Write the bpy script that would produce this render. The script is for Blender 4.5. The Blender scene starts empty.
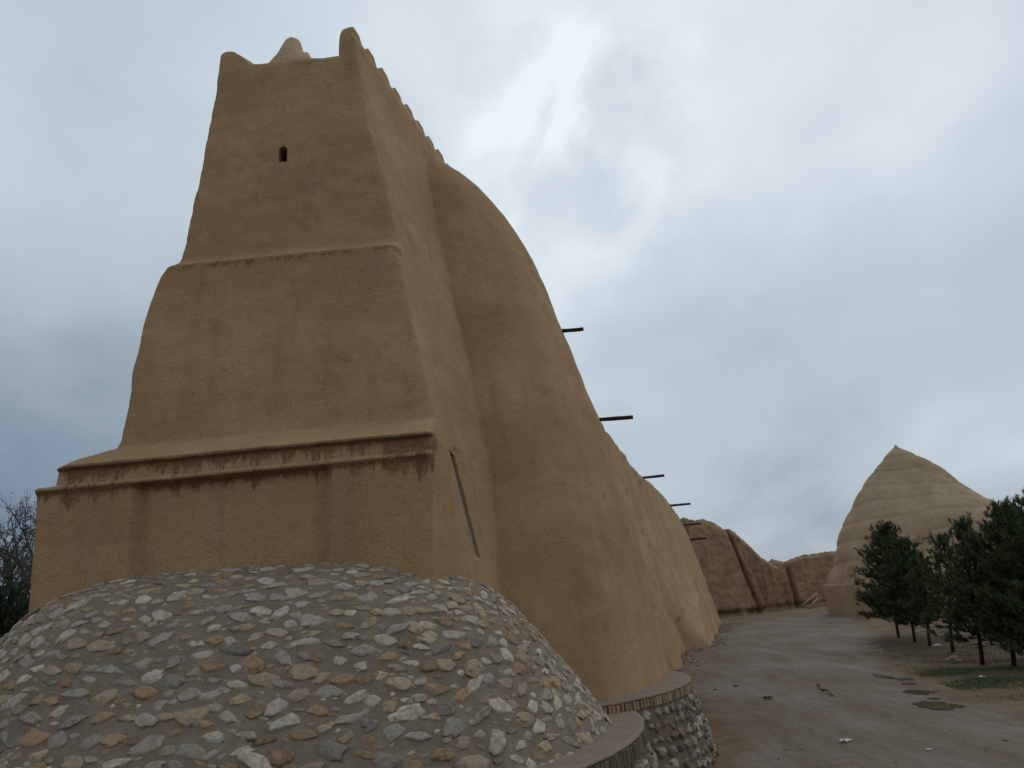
import bpy, bmesh, math, random
import numpy as np
from mathutils import Vector, Matrix, noise
random.seed(7); rng = np.random.default_rng(7)
S = bpy.context.scene
COL = S.collection
R_ = math.radians

# ------------------------------------------------------------------ camera
f = 740.; th = R_(16.6); ph = R_(5.5); EYE = 3.3
Fv = Vector((0, math.cos(th), math.sin(th))); U0 = Vector((0, -math.sin(th), math.cos(th))); X0 = Vector((1, 0, 0))
Uv = math.cos(ph)*U0 + math.sin(ph)*X0; Rv = math.cos(ph)*X0 - math.sin(ph)*U0
cam = bpy.data.cameras.new('camera'); co = bpy.data.objects.new('camera', cam); COL.objects.link(co)
M = Matrix(((Rv.x, Uv.x, -Fv.x), (Rv.y, Uv.y, -Fv.y), (Rv.z, Uv.z, -Fv.z))).to_4x4()
M.translation = (0, 0, EYE); co.matrix_world = M
cam.sensor_width = 36; cam.lens = f/1024*36; cam.clip_end = 6000; cam.clip_start = .05
S.camera = co
def ray(x, y): return Fv + Rv*((x-512)/f) - Uv*((y-384)/f)
def atY(x, y, Y): r = ray(x, y); return Vector((0, 0, EYE)) + r*(Y/r.y)
def atZ(x, y, z=0): r = ray(x, y); return Vector((0, 0, EYE)) + r*((z-EYE)/r.z)
K = .268                                   # the fort's long side runs 15 degrees off the view axis

# ------------------------------------------------------------------ object helpers
def prop(o, label=None, cat=None, group=None, kind=None):
    if label: o['label'] = label
    if cat: o['category'] = cat
    if group: o['group'] = group
    if kind: o['kind'] = kind
    return o
def root(name, loc, label, cat, group=None):
    o = bpy.data.objects.new(name, None); o.location = loc; o.empty_display_size = .3
    COL.objects.link(o); return prop(o, label, cat, group)
def mesh(name, V, Fc, mat, parent=None, loc=None, smooth=True, cols=None, mats=None):
    """V in world space; the origin goes to loc (or the parent's origin)."""
    V = np.asarray(V, dtype=float)
    org = np.array(world_loc(parent) if parent is not None else (loc if loc is not None else (0, 0, 0)))
    me = bpy.data.meshes.new(name)
    me.from_pydata((V-org).tolist(), [], [tuple(int(i) for i in q) for q in Fc])
    if smooth: me.polygons.foreach_set('use_smooth', [True]*len(me.polygons))
    if cols is not None:
        a = me.color_attributes.new('tint', 'FLOAT_COLOR', 'POINT')
        c = np.ones((len(V), 4)); c[:, :3] = cols; a.data.foreach_set('color', c.ravel())
    me.materials.append(mat)
    me.update()
    o = bpy.data.objects.new(name, me); COL.objects.link(o)
    if parent is not None: o.parent = parent
    else: o.location = org
    return o
def world_loc(o):
    v = Vector(o.location)
    while o.parent: o = o.parent; v = v+Vector(o.location)
    return tuple(v)
def nz(p, s=1., o=4): return noise.fractal(Vector(p)*s, 1.0, 2.1, o)
def grid_faces(nu, nv, closed=False, base=0):
    F = []
    for j in range(nv-1):
        for i in range(nu if closed else nu-1):
            a = base+j*nu+i; b = base+j*nu+(i+1) % nu
            F.append((a, b, b+nu, a+nu))
    return F
def tube(pts, rad, n=8, cap=True):
    V = []; F = []
    pts = [Vector(p) for p in pts]
    for i, p in enumerate(pts):
        d = (pts[min(i+1, len(pts)-1)]-pts[max(i-1, 0)]).normalized()
        a = d.orthogonal().normalized() if i == 0 else (a - d*a.dot(d)).normalized()
        b = d.cross(a)
        for k in range(n):
            t = 2*math.pi*k/n; V.append(p+(a*math.cos(t)+b*math.sin(t))*rad[i])
    F = grid_faces(n, len(pts), True)
    if cap:
        F.append(tuple(reversed(range(n)))); F.append(tuple(range(len(V)-n, len(V))))
    return V, F
class MB:
    def __init__(s): s.V = []; s.F = []; s.C = []
    def add(s, V, F, c=None):
        b = len(s.V); s.V += [tuple(v) for v in V]; s.F += [tuple(i+b for i in q) for q in F]
        if c is not None: s.C += [c]*len(V)
    def build(s, name, mat, parent=None, **k):
        return mesh(name, s.V, s.F, mat, parent, cols=np.array(s.C) if s.C else None, **k)

# ------------------------------------------------------------------ materials
class NT:
    def __init__(s, name, world=False):
        if world: s.id = bpy.data.worlds.new(name)
        else: s.id = bpy.data.materials.new(name)
        s.id.use_nodes = True; s.t = s.id.node_tree; s.t.nodes.clear()
    def n(s, typ, inp=None, **kw):
        x = s.t.nodes.new(typ)
        for k, v in kw.items(): setattr(x, k, v)
        for k, v in (inp or {}).items():
            sock = x.inputs[k]
            if isinstance(v, bpy.types.NodeSocket): s.t.links.new(v, sock)
            elif isinstance(v, bpy.types.Node): s.t.links.new(v.outputs[0], sock)
            else: sock.default_value = v
        return x
    def math(s, op, a, b=0., c=0., clamp=False): return s.n('ShaderNodeMath', {0: a, 1: b, 2: c}, operation=op, use_clamp=clamp).outputs[0]
    def noise(s, v, sc, det=4, rough=.55, dist=0.): return s.n('ShaderNodeTexNoise', {'Vector': v, 'Scale': sc, 'Detail': det, 'Roughness': rough, 'Distortion': dist}).outputs[0]
    def ramp(s, fac, stops):
        r = s.n('ShaderNodeValToRGB', {0: fac}); e = r.color_ramp.elements
        while len(e) < len(stops): e.new(.5)
        for el, (p, c) in zip(e, stops): el.position = p; el.color = (*c, 1) if len(c) == 3 else c
        return r.outputs[0]
    def step(s, fac, lo, hi): return s.n('ShaderNodeMapRange', {0: fac, 1: lo, 2: hi, 3: 0., 4: 1.}, interpolation_type='SMOOTHSTEP').outputs[0]
    def mix(s, fac, a, b, mode='MIX'):
        m = s.n('ShaderNodeMix', data_type='RGBA', blend_type=mode)
        for i, v in ((0, fac), (6, a), (7, b)):
            if isinstance(v, bpy.types.NodeSocket): s.t.links.new(v, m.inputs[i])
            else: m.inputs[i].default_value = (*v, 1) if isinstance(v, tuple) and len(v) == 3 else v
        return m.outputs[2]
    def pos(s): return s.n('ShaderNodeNewGeometry').outputs['Position']
    def map(s, v, sc): return s.n('ShaderNodeMapping', {'Vector': v, 'Scale': sc}).outputs[0]
    def out(s, col, rough=.95, height=None, bstr=.5, bdist=.05, spec=.2, extra=None):
        inp = {'Base Color': col, 'Roughness': rough, 'Specular IOR Level': spec}
        if height is not None:
            inp['Normal'] = s.n('ShaderNodeBump', {'Height': height, 'Strength': bstr, 'Distance': bdist}).outputs[0]
        b = s.n('ShaderNodeBsdfPrincipled', inp)
        s.n('ShaderNodeOutputMaterial', {0: b.outputs[0]}); return s.id

def adobe(name, base=(.34, .24, .15), dark=(.27, .185, .11), lite=(.40, .29, .19), stains=(), pits=True, gravel=.5, erode=0., holes=False):
    t = NT(name); p = t.pos()
    big = t.noise(p, .55, 5, .6); mid = t.noise(p, 3.2, 5, .65); fine = t.noise(p, 26, 4, .7)
    pv = t.map(p, (1, 1, .12)); streak = t.noise(pv, 2.6, 5, .6)
    hb = t.map(p, (1, 1, 3.)); lay = t.noise(hb, 1.1, 4, .6, .5)
    c = t.ramp(big, [(.3, dark), (.52, base), (.72, lite)])
    hv = t.noise(p, .9, 4, .6, .6); c = t.mix(t.math('MULTIPLY', t.step(hv, .5, .7), .35), c, (base[0]*1.02, base[1]*.86, base[2]*.74))
    hw = t.noise(p, 1.7, 5, .65, .4); c = t.mix(t.math('MULTIPLY', t.step(hw, .52, .72), .38), c, (base[0]*.74, base[1]*.80, base[2]*.86))
    c = t.mix(t.math('MULTIPLY', t.step(streak, .5, .70), .42), c, tuple(x*.70 for x in base))
    c = t.mix(t.math('MULTIPLY', t.step(lay, .5, .75), .25), c, lite)
    c = t.mix(t.math('MULTIPLY', t.step(mid, .45, .75), .30), c, tuple(x*.78 for x in base))
    # straw and grit
    v = t.n('ShaderNodeTexVoronoi', {'Vector': p, 'Scale': 34.}, feature='F1')
    grit = t.step(v.outputs['Distance'], .30, .12)
    sel = t.math('GREATER_THAN', t.n('ShaderNodeSeparateColor', {0: v.outputs['Color']}).outputs[0], .72)
    g = t.math('MULTIPLY', grit, sel)
    c = t.mix(t.math('MULTIPLY', g, gravel), c, (.50, .40, .29))
    v2 = t.n('ShaderNodeTexVoronoi', {'Vector': p, 'Scale': 19.}, feature='F1')
    pit = t.math('MULTIPLY', t.step(v2.outputs['Distance'], .26, .10), t.math('GREATER_THAN', t.n('ShaderNodeSeparateColor', {0: v2.outputs['Color']}).outputs[1], .82))
    c = t.mix(t.math('MULTIPLY', pit, .55), c, tuple(x*.5 for x in base))
    c = t.mix(t.math('MULTIPLY', t.step(fine, .45, .72), .42), c, tuple(x*.6 for x in base))
    sp_ = t.noise(p, 60, 3, .8)
    c = t.mix(t.math('MULTIPLY', t.step(sp_, .54, .68), .6), c, tuple(min(1, x*1.5) for x in lite))
    md = t.noise(t.map(p, (1, 1, 1.6)), 1.6, 8, .72, .3)
    c = t.mix(t.math('MULTIPLY', t.step(md, .42, .30), .55), c, tuple(x*.68 for x in base))
    if holes:
        v3 = t.n('ShaderNodeTexVoronoi', {'Vector': t.map(p, (1, 1, .6)), 'Scale': 1.1}, feature='F1')
        hl = t.math('MULTIPLY', t.step(v3.outputs['Distance'], .12, .05), t.math('GREATER_THAN', t.n('ShaderNodeSeparateColor', {0: v3.outputs['Color']}).outputs[0], .62))
        c = t.mix(t.math('MULTIPLY', hl, .8), c, (.06, .035, .02))
    xyz = t.n('ShaderNodeSeparateXYZ', {0: p})
    for (z0, tilt, reach, strength, ymax) in stains:      # rain-wet mud running down from a ledge
        zl = t.math('ADD', t.math('MULTIPLY', xyz.outputs[0], tilt), z0)
        dz = t.math('SUBTRACT', zl, xyz.outputs[2])
        x1 = t.n('ShaderNodeCombineXYZ', {0: xyz.outputs[0], 1: 0., 2: t.math('MULTIPLY', xyz.outputs[2], .12)})
        n1 = t.noise(x1, 3.6, 5, .8); n2 = t.noise(p, 14, 3, .6)
        n3 = t.step(t.noise(t.n('ShaderNodeCombineXYZ', {0: xyz.outputs[0], 1: 3.}), .9, 2, .5), .3, .7)
        d = t.math('ADD', t.math('MULTIPLY', t.math('MULTIPLY', t.math('POWER', n1, 4.), t.math('ADD', n3, .35)), reach*9.), t.math('MULTIPLY', t.math('SUBTRACT', n2, .5), .10))
        m = t.step(t.math('SUBTRACT', d, dz), -.05, .06)
        m = t.math('MULTIPLY', m, t.math('GREATER_THAN', dz, -.01))
        m = t.math('MULTIPLY', m, t.math('LESS_THAN', xyz.outputs[1], ymax))
        c = t.mix(t.math('MULTIPLY', t.math('MULTIPLY', m, t.n('ShaderNodeMapRange', {0: n2, 1: .3, 2: .6, 3: .55, 4: 1.}).outputs[0]), strength), c, (.135, .078, .038))
    h = t.math('ADD', t.math('MULTIPLY', fine, .7), t.math('MULTIPLY', mid, .8)); h = t.math('ADD', h, t.math('MULTIPLY', t.math('MULTIPLY', t.noise(p, 9, 4, .7), t.step(hw, .35, .6)), .35)); h = t.math('ADD', h, t.math('MULTIPLY', lay, .4))
    h = t.math('ADD', h, t.math('MULTIPLY', g, .22)); h = t.math('SUBTRACT', h, t.math('MULTIPLY', pit, .3))
    if erode > 1:
        sc_ = 1.
    if erode:
        er = t.noise(t.map(p, (1, 1, .3)), 1.3, 7, .7); bl = t.noise(t.map(p, (.6, .6, 3.5)), 1.2, 4, .6)
        h = t.math('ADD', h, t.math('MULTIPLY', t.math('ADD', er, bl), erode))
        c = t.mix(t.math('MULTIPLY', t.step(er, .52, .36), min(1., erode*.6)), c, tuple(x*.55 for x in base))
        c = t.mix(t.math('MULTIPLY', t.step(bl, .55, .7), .4), c, lite)
    return t.out(c, .97, h, .75, .05, .12)

M_TOWER = adobe('adobe_tower', base=(.385, .243, .125), dark=(.315, .195, .097), lite=(.43, .283, .152),
                stains=[(5.585, 0., .34, .82, 11.14), (5.965, 0., .50, .80, 11.35), (9.77, 0., .20, .7, 12.4)])
M_ADOBE = adobe('adobe_plaster', base=(.385, .246, .126), dark=(.30, .182, .088), lite=(.44, .295, .16), gravel=.5)
M_WALL = adobe('adobe_wall', base=(.40, .265, .142), dark=(.345, .22, .112), lite=(.445, .305, .17), gravel=.35, holes=True)
M_OLD = adobe('eroded_mudbrick', base=(.31, .20, .118), dark=(.25, .158, .09), lite=(.37, .25, .155), erode=.9, gravel=.1)
M_OLDL = adobe('pale_broken_mudbrick', base=(.50, .36, .22), dark=(.42, .30, .18), lite=(.56, .42, .27), erode=1., gravel=.2)
M_ICE = adobe('icehouse_mud', base=(.345, .25, .155), dark=(.28, .195, .118), lite=(.41, .305, .20), gravel=.1, erode=.25)

def tinted(name, rough=.9, bump=.6, sc=20., var=.35, spec=.25, blotch=False):
    t = NT(name); p = t.pos(); a = t.n('ShaderNodeVertexColor', layer_name='tint').outputs[0]
    n1 = t.noise(p, sc, 6, .7); n2 = t.noise(p, sc*4.5, 4, .7)
    c = t.mix(t.math('MULTIPLY', t.step(n1, .42, .68), var), a, t.mix(1., a, (.38, .34, .30), 'MULTIPLY'))
    c = t.mix(t.math('MULTIPLY', t.step(n2, .55, .7), var*.8), c, t.mix(.5, a, (.75, .73, .68)))
    if blotch:
        n3 = t.noise(p, 6.5, 5, .7, .5); c = t.mix(t.math('MULTIPLY', t.step(n3, .50, .62), .6), c, (.37, .25, .15)); c = t.mix(t.math('MULTIPLY', t.step(n3, .42, .32), .5), c, (.20, .185, .165))
    h = t.math('ADD', n1, t.math('MULTIPLY', n2, .4))
    return t.out(c, rough, h, bump, .03, spec)
M_STONE = tinted('fieldstone', bump=1., sc=13., var=.55, blotch=True)
M_BRICK = tinted('fired_brick', sc=30., bump=.5, var=.3)
def simple(name, c1, c2, sc=8., bump=.4, rough=.9, stretch=(1, 1, 1), spec=.2, dist=.03, det=6):
    t = NT(name); p = t.map(t.pos(), stretch); n1 = t.noise(p, sc, det, .65); n2 = t.noise(p, sc*5, 4, .7)
    c = t.ramp(t.math('ADD', t.math('MULTIPLY', n1, .75), t.math('MULTIPLY', n2, .25)), [(.33, c1), (.66, c2)])
    return t.out(c, rough, t.math('ADD', n1, t.math('MULTIPLY', n2, .35)), bump, dist, spec)
M_MORTAR = simple('lime_mud_mortar', (.155, .118, .082), (.23, .182, .132), 3.5, 1., dist=.06)
M_MORTB = simple('brown_mud_mortar', (.11, .08, .055), (.19, .14, .095), 5, .8)
M_TERR = simple('trowelled_terrace', (.17, .128, .088), (.235, .18, .13), 4, .5)
M_WOOD = simple('weathered_timber', (.018, .013, .010), (.055, .04, .03), 14, .6, stretch=(1, 4, 4))
M_PALEWOOD = simple('pale_timber', (.16, .12, .08), (.25, .2, .14), 10, .5)
M_BARK = simple('pine_bark', (.02, .015, .012), (.05, .037, .028), 16, .8, stretch=(1, 1, .4))
M_TWIG = simple('grey_twig', (.05, .045, .04), (.11, .10, .09), 12, .5)
M_NEEDLE = tinted('pine_needles', rough=.7, bump=0., sc=3., var=.25)
M_PANEL = simple('grey_board', (.15, .15, .14), (.25, .25, .235), 5, .2, .8)
M_VOID = simple('dark_hole_shade', (.02, .014, .01), (.04, .03, .02), 6, .3)  # near-black colour standing in for the shade deep inside the window hole
M_PAPER = simple('crumpled_paper', (.55, .55, .53), (.75, .74, .72), 12, .5, .8)

# ground: bare trodden earth, a worn gravelly road sheet on it that blends into the same earth
def earth_nodes(t, p):
    n1 = t.noise(p, .32, 6, .6, .3); n2 = t.noise(p, 2.4, 6, .7); n3 = t.noise(p, 22, 4, .7)
    c = t.ramp(n1, [(.34, (.13, .076, .040)), (.5, (.16, .104, .062)), (.66, (.195, .138, .09))])
    c = t.mix(t.math('MULTIPLY', t.step(n2, .46, .66), .5), c, (.075, .048, .03))
    c = t.mix(t.math('MULTIPLY', t.step(n3, .55, .72), .4), c, (.21, .17, .13))
    c = t.mix(t.math('MULTIPLY', t.step(n3, .42, .3), .5), c, (.05, .035, .025))
    h = t.math('ADD', t.math('MULTIPLY', n2, 1.2), t.math('MULTIPLY', n3, .3))
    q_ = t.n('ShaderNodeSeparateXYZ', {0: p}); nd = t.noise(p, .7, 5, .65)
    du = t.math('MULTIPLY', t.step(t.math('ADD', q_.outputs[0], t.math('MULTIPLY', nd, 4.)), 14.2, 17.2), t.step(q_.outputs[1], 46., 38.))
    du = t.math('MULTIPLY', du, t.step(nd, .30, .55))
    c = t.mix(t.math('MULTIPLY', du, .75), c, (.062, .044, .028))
    return c, h
t = NT('trodden_earth'); p = t.pos(); c, h = earth_nodes(t, p)
xyz = t.n('ShaderNodeSeparateXYZ', {0: p})
gm = t.math('MULTIPLY', t.step(t.noise(p, .5, 5, .65), .44, .58), t.step(xyz.outputs[0], 10.8, 12.6))
gm = t.math('MULTIPLY', gm, t.step(xyz.outputs[1], 38., 30.))
c = t.mix(t.math('MULTIPLY', gm, .6), c, (.045, .052, .022))
M_EARTH = t.out(c, .96, h, .8, .06, .15)
t = NT('worn_road'); p = t.pos(); ce, he = earth_nodes(t, p)
n1 = t.noise(t.map(p, (1, .35, 1)), .5, 5, .6, .4); n2 = t.noise(p, 3., 6, .7); n3 = t.noise(p, 30, 4, .75)
c = t.ramp(n1, [(.3, (.140, .098, .068)), (.5, (.160, .120, .090)), (.7, (.178, .142, .112))])
c = t.mix(t.math('MULTIPLY', t.step(n2, .5, .66), .5), c, (.088, .062, .042))
n4 = t.noise(t.n('ShaderNodeMapping', {'Vector': p, 'Rotation': (0, 0, R_(-17)), 'Scale': (2.6, .13, 1)}).outputs[0], 1., 4, .6, .15)
c = t.mix(t.math('MULTIPLY', t.step(n4, .54, .64), .38), c, (.185, .15, .115))
c = t.mix(t.math('MULTIPLY', t.step(n4, .45, .36), .40), c, (.085, .064, .047))
n5 = t.noise(p, .55, 7, .7, .8); c = t.mix(t.math('MULTIPLY', t.step(n5, .54, .62), .55), c, (.15, .094, .054))
c = t.mix(t.math('MULTIPLY', t.step(n3, .52, .7), .45), c, (.19, .175, .16))
c = t.mix(t.math('MULTIPLY', t.step(n3, .45, .32), .5), c, (.05, .044, .04))
cr = t.n('ShaderNodeTexVoronoi', {'Vector': t.n('ShaderNodeMapping', {'Vector': p, 'Rotation': (0, 0, .3)}).outputs[0], 'Scale': .8}, feature='DISTANCE_TO_EDGE').outputs[0]
c = t.mix(t.math('MULTIPLY', t.math('MULTIPLY', t.step(cr, .02, .0), t.step(n2, .52, .6)), .5), c, (.045, .04, .035))
ed = t.n('ShaderNodeSeparateColor', {0: t.n('ShaderNodeVertexColor', layer_name='tint').outputs[0]}).outputs[0]
em = t.step(t.math('ADD', ed, t.math('MULTIPLY', t.math('MULTIPLY', t.math('SUBTRACT', t.noise(p, .8, 6, .65, .5), .5), 1.6), t.math('MULTIPLY', ed, 2.5, clamp=True))), .22, .55)
c = t.mix(em, ce, c)
rg = t.n('ShaderNodeMapRange', {0: n1, 1: .35, 2: .7, 3: .92, 4: .62}).outputs[0]
rg = t.math('ADD', t.math('MULTIPLY', rg, em), t.math('MULTIPLY', t.math('SUBTRACT', 1., em), .96))
hr = t.math('ADD', t.math('MULTIPLY', t.math('ADD', t.math('MULTIPLY', n2, .8), t.math('MULTIPLY', n3, .35)), em), t.math('MULTIPLY', he, t.math('SUBTRACT', 1., em)))
M_ROAD = t.out(c, rg, hr, .8, .06, .15)
M_GRASS = tinted('grass_blades', rough=.7, bump=0., sc=3., var=.3)
t = NT('muddy_water'); n1 = t.noise(t.pos(), 2., 4)
c = t.ramp(n1, [(.35, (.10, .065, .032)), (.65, (.15, .10, .055))])
M_WATER = t.out(c, .12, t.noise(t.pos(), 5., 2), .03, .01, .5)
M_RIM = simple('broken_asphalt', (.018, .016, .014), (.05, .045, .04), 12, .9)

# ------------------------------------------------------------------ sky and sun (overcast)
W = NT('World', world=True); S.world = W.id
SUN_EL, SUN_AZ = R_(42), R_(46)             # azimuth clockwise from +Y (the view direction)
sky = W.n('ShaderNodeTexSky'); sky.sky_type = 'NISHITA'; sky.sun_disc = False
sky.sun_elevation = SUN_EL; sky.sun_rotation = SUN_AZ
D = W.n('ShaderNodeTexCoord').outputs['Generated']
sx = W.n('ShaderNodeSeparateXYZ', {0: D})
zz = W.math('ADD', W.math('MAXIMUM', sx.outputs[2], 0.), .42)
pl = W.n('ShaderNodeCombineXYZ', {0: W.math('DIVIDE', sx.outputs[0], zz), 1: W.math('DIVIDE', sx.outputs[1], zz), 2: 0.})
pl = W.n('ShaderNodeMapping', {'Vector': pl.outputs[0], 'Rotation': (0, 0, R_(28)), 'Scale': (1., .78, 1), 'Location': (3.4, 1.9, 0)}).outputs[0]
cl = W.noise(pl, 1.9, 6, .5, .25); cl2 = W.noise(pl, 4., 6, .5, .3)
def dirdot(x, y): r = ray(x, y).normalized(); return W.n('ShaderNodeVectorMath', {0: D, 1: tuple(r)}, operation='DOT_PRODUCT').outputs['Value']
spot = W.step(dirdot(620, 90), math.cos(R_(38)), 1.)      # the thin place in the cloud where the sun is
spot2 = W.step(dirdot(580, 130), math.cos(R_(12)), 1.)
right = W.math('ADD', W.math('MULTIPLY', sx.outputs[0], .5), .5)
elev = W.step(sx.outputs[2], .0, .62)
left_low = W.math('MULTIPLY', W.step(sx.outputs[0], -.2, -.62), W.step(sx.outputs[2], .62, .02))
b = W.math('ADD', W.math('ADD', W.math('MULTIPLY', cl, .44), W.math('MULTIPLY', cl2, .22)), .315)
b = W.math('ADD', b, W.math('MULTIPLY', elev, .15))
b = W.math('ADD', b, W.math('MULTIPLY', spot, .075)); b = W.math('ADD', b, W.math('MULTIPLY', W.math('MULTIPLY', spot2, W.step(W.noise(pl, 6., 5, .55, .4), .30, .68)), .21))
b = W.math('SUBTRACT', b, W.math('MULTIPLY', left_low, .33))
behind = W.step(sx.outputs[1], .2, -.7)
b = W.math('SUBTRACT', b, W.math('MULTIPLY', behind, -.03)); b = W.math('ADD', b, W.math('MULTIPLY', W.math('MULTIPLY', W.step(sx.outputs[0], .1, .6), W.step(sx.outputs[2], .12, .4)), .0)); b = W.math('SUBTRACT', b, W.math('MULTIPLY', W.step(sx.outputs[2], .2, .0), .03))
ccol = W.ramp(b, [(.28, (.13, .185, .27)), (.48, (.26, .325, .41)), (.64, (.445, .515, .585)), (.82, (.60, .685, .765)), (1., (.88, .95, .99))])
bg1 = W.n('ShaderNodeBackground', {0: sky.outputs[0], 1: .06}); bg2 = W.n('ShaderNodeBackground', {0: ccol, 1: 1.0})
mx = W.n('ShaderNodeMixShader', {0: .93, 1: bg1.outputs[0], 2: bg2.outputs[0]})
W.n('ShaderNodeOutputWorld', {0: mx.outputs[0]})
sl = bpy.data.lights.new('sun', 'SUN'); sl.energy = .5; sl.angle = R_(35); sl.color = (1, .95, .86)
so = bpy.data.objects.new('sun', sl); COL.objects.link(so)
sd = Vector((math.sin(SUN_AZ)*math.cos(SUN_EL), math.cos(SUN_AZ)*math.cos(SUN_EL), math.sin(SUN_EL)))
so.rotation_euler = sd.to_track_quat('Z', 'Y').to_euler(); so.location = sd*100
S.view_settings.view_transform = 'Standard'; S.view_settings.look = 'None'; S.view_settings.gamma = 1; S.view_settings.exposure = 0

# ------------------------------------------------------------------ ground and road
def ground_z(x, y): return 0.
gx = np.concatenate([np.linspace(-2500, -60, 8), np.linspace(-50, 50, 51), np.linspace(60, 2500, 8)])
gy = np.concatenate([np.linspace(-2500, -20, 8), np.linspace(-15, 110, 64), np.linspace(120, 4500, 8)])
V = [(x, y, 0) for y in gy for x in gx]
prop(mesh('ground', V, grid_faces(len(gx), len(gy)), M_EARTH), kind='structure')
cl_pts = [(5.0, -30, 8.5), (6.4, -5, 8.2), (7.0, 8, 7.6), (7.3, 16, 6.6), (7.6, 22, 5.6), (8.6, 28, 6.4), (10.6, 36, 8.4), (14.0, 46, 10.0), (17.5, 57, 10.), (23, 66, 7.5), (32, 73, 6), (44, 77, 5.5), (58, 79, 5.5)]
V = []; C_ = []; nu = 15
path = np.array(cl_pts); tt = np.linspace(0, len(path)-1, 90)
P = np.stack([np.interp(tt, range(len(path)), path[:, i]) for i in range(3)], 1)
for _ in range(6): P[1:-1] = (P[:-2]+2*P[1:-1]+P[2:])/4
for j, (x, y, w) in enumerate(P):
    d = P[min(j+1, len(P)-1)]-P[max(j-1, 0)]; L = math.hypot(d[0], d[1]); nx, ny = d[1]/L, -d[0]/L
    for i in range(nu):
        u = i/(nu-1)*2-1; V.append((x+nx*u*w*.62, y+ny*u*w*.62, .004)); C_.append([min(1, (1-abs(u))*2.2)*min(1, j/6)*min(1, (len(P)-1-j)/8)]*3)
prop(mesh('road', V, [q for q in grid_faces(nu, len(P))], M_ROAD, cols=np.array(C_)), kind='structure')

# ------------------------------------------------------------------ tower
ZB, YB = 3.0, 19.4
def interp(tab, z): a = np.array(tab); return float(np.interp(z, a[:, 0], a[:, 1]))
FY = [(3, 11.0), (5.52, 11.01), (5.575, 10.975), (5.61, 10.955), (5.645, 10.965), (5.68, 11.07), (5.90, 11.10), (5.93, 11.02), (5.97, 11.03), (6.10, 11.22), (6.24, 11.50), (6.35, 11.72), (6.5, 11.76), (8.2, 11.97), (9.2, 12.08), (9.66, 12.10), (9.73, 12.10), (9.78, 12.14), (9.97, 12.40), (10.15, 12.42), (12.5, 12.62), (14.8, 12.98), (16, 13.1)]
LX = [(3, -7.32), (5.64, -7.38), (5.68, -7.14), (5.92, -7.12), (5.97, -7.10), (6.12, -6.95), (6.35, -6.60), (6.5, -6.56), (7.6, -6.52), (8.6, -6.43), (9.2, -6.34), (9.6, -6.20), (9.85, -6.02), (10.1, -5.96), (11, -5.83), (12.5, -5.67), (14.8, -5.58), (16, -5.56)]
SX = [(3, -1.43), (4, -1.41), (5.3, -1.33), (5.9, -1.32), (6.2, -1.39), (6.6, -1.50), (7.1, -1.62), (9.8, -2.20), (12.6, -2.76), (14.8, -3.19), (16, -3.30)]
SX2 = [(3, -1.36), (4, -1.40), (5, -1.46), (6, -1.54), (7, -1.67), (8.4, -1.92), (9.8, -2.20), (12.6, -2.76), (14.8, -3.19), (16, -3.30)]
def side_x(Y, z): b_ = max(0, min(1, (Y-11.05)/1.5)); b_ = b_*b_*(3-2*b_); return interp(SX, z)*(1-b_)+interp(SX2, z)*b_+K*(Y-11)
zrows = sorted(set([round(z, 3) for z in np.arange(ZB, 14.0, .1)] + [5.52, 5.55, 5.575, 5.595, 5.61, 5.63, 5.645, 5.66, 5.68, 5.71, 5.88, 5.9, 5.915, 5.93, 5.95, 5.97, 6.0, 6.04, 6.34, 6.37, 9.68, 9.72, 9.76, 9.79, 9.82, 9.86, 9.93] + [round(z, 3) for z in np.linspace(14.0, 14.8, 9)]))
nF, nS, nB, nL = 84, 110, 40, 80
V = []
TOPF, TOPS = 14.78, 15.32
nr0 = nF+nS+nB+nL
def tower_ring(z, inset=0.):
    yf = interp(FY, z); xl = interp(LX, z)
    P = []
    for i in range(nF):
        u = i/nF; x = xl+(side_x(yf, z)-xl)*u; y = yf
        if z < 5.56 and -5.86 < x < -2.90:
            e = min(x+5.86, -2.90-x); y += .10*min(1, e/.05)+.07*math.exp(-((e-.10)/.09)**2)
        P.append((x, y))
    for i in range(nS):
        y = yf+(YB-yf)*i/nS; P.append((side_x(y, z), y))
    xr = side_x(YB, z); xb = xl+K*(YB-yf)
    for i in range(nB): P.append((xr+(xb-xr)*i/nB, YB))
    for i in range(nL):
        y = YB+(yf-YB)*i/nL; P.append((xl+K*(y-yf)*.9+0, y))
    P = np.array(P)
    it = 2 if z < 5.97 else (5 if z < 9.8 else 3)
    # round the corners only
    keep = P.copy()
    for _ in range(it): P = (np.roll(P, 1, 0)+2*P+np.roll(P, -1, 0))/4
    if z < 5.56:
        m = np.arange(len(P)); inner = (m > 4) & (m < nF-5); P[inner] = keep[inner]
    return P
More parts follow.
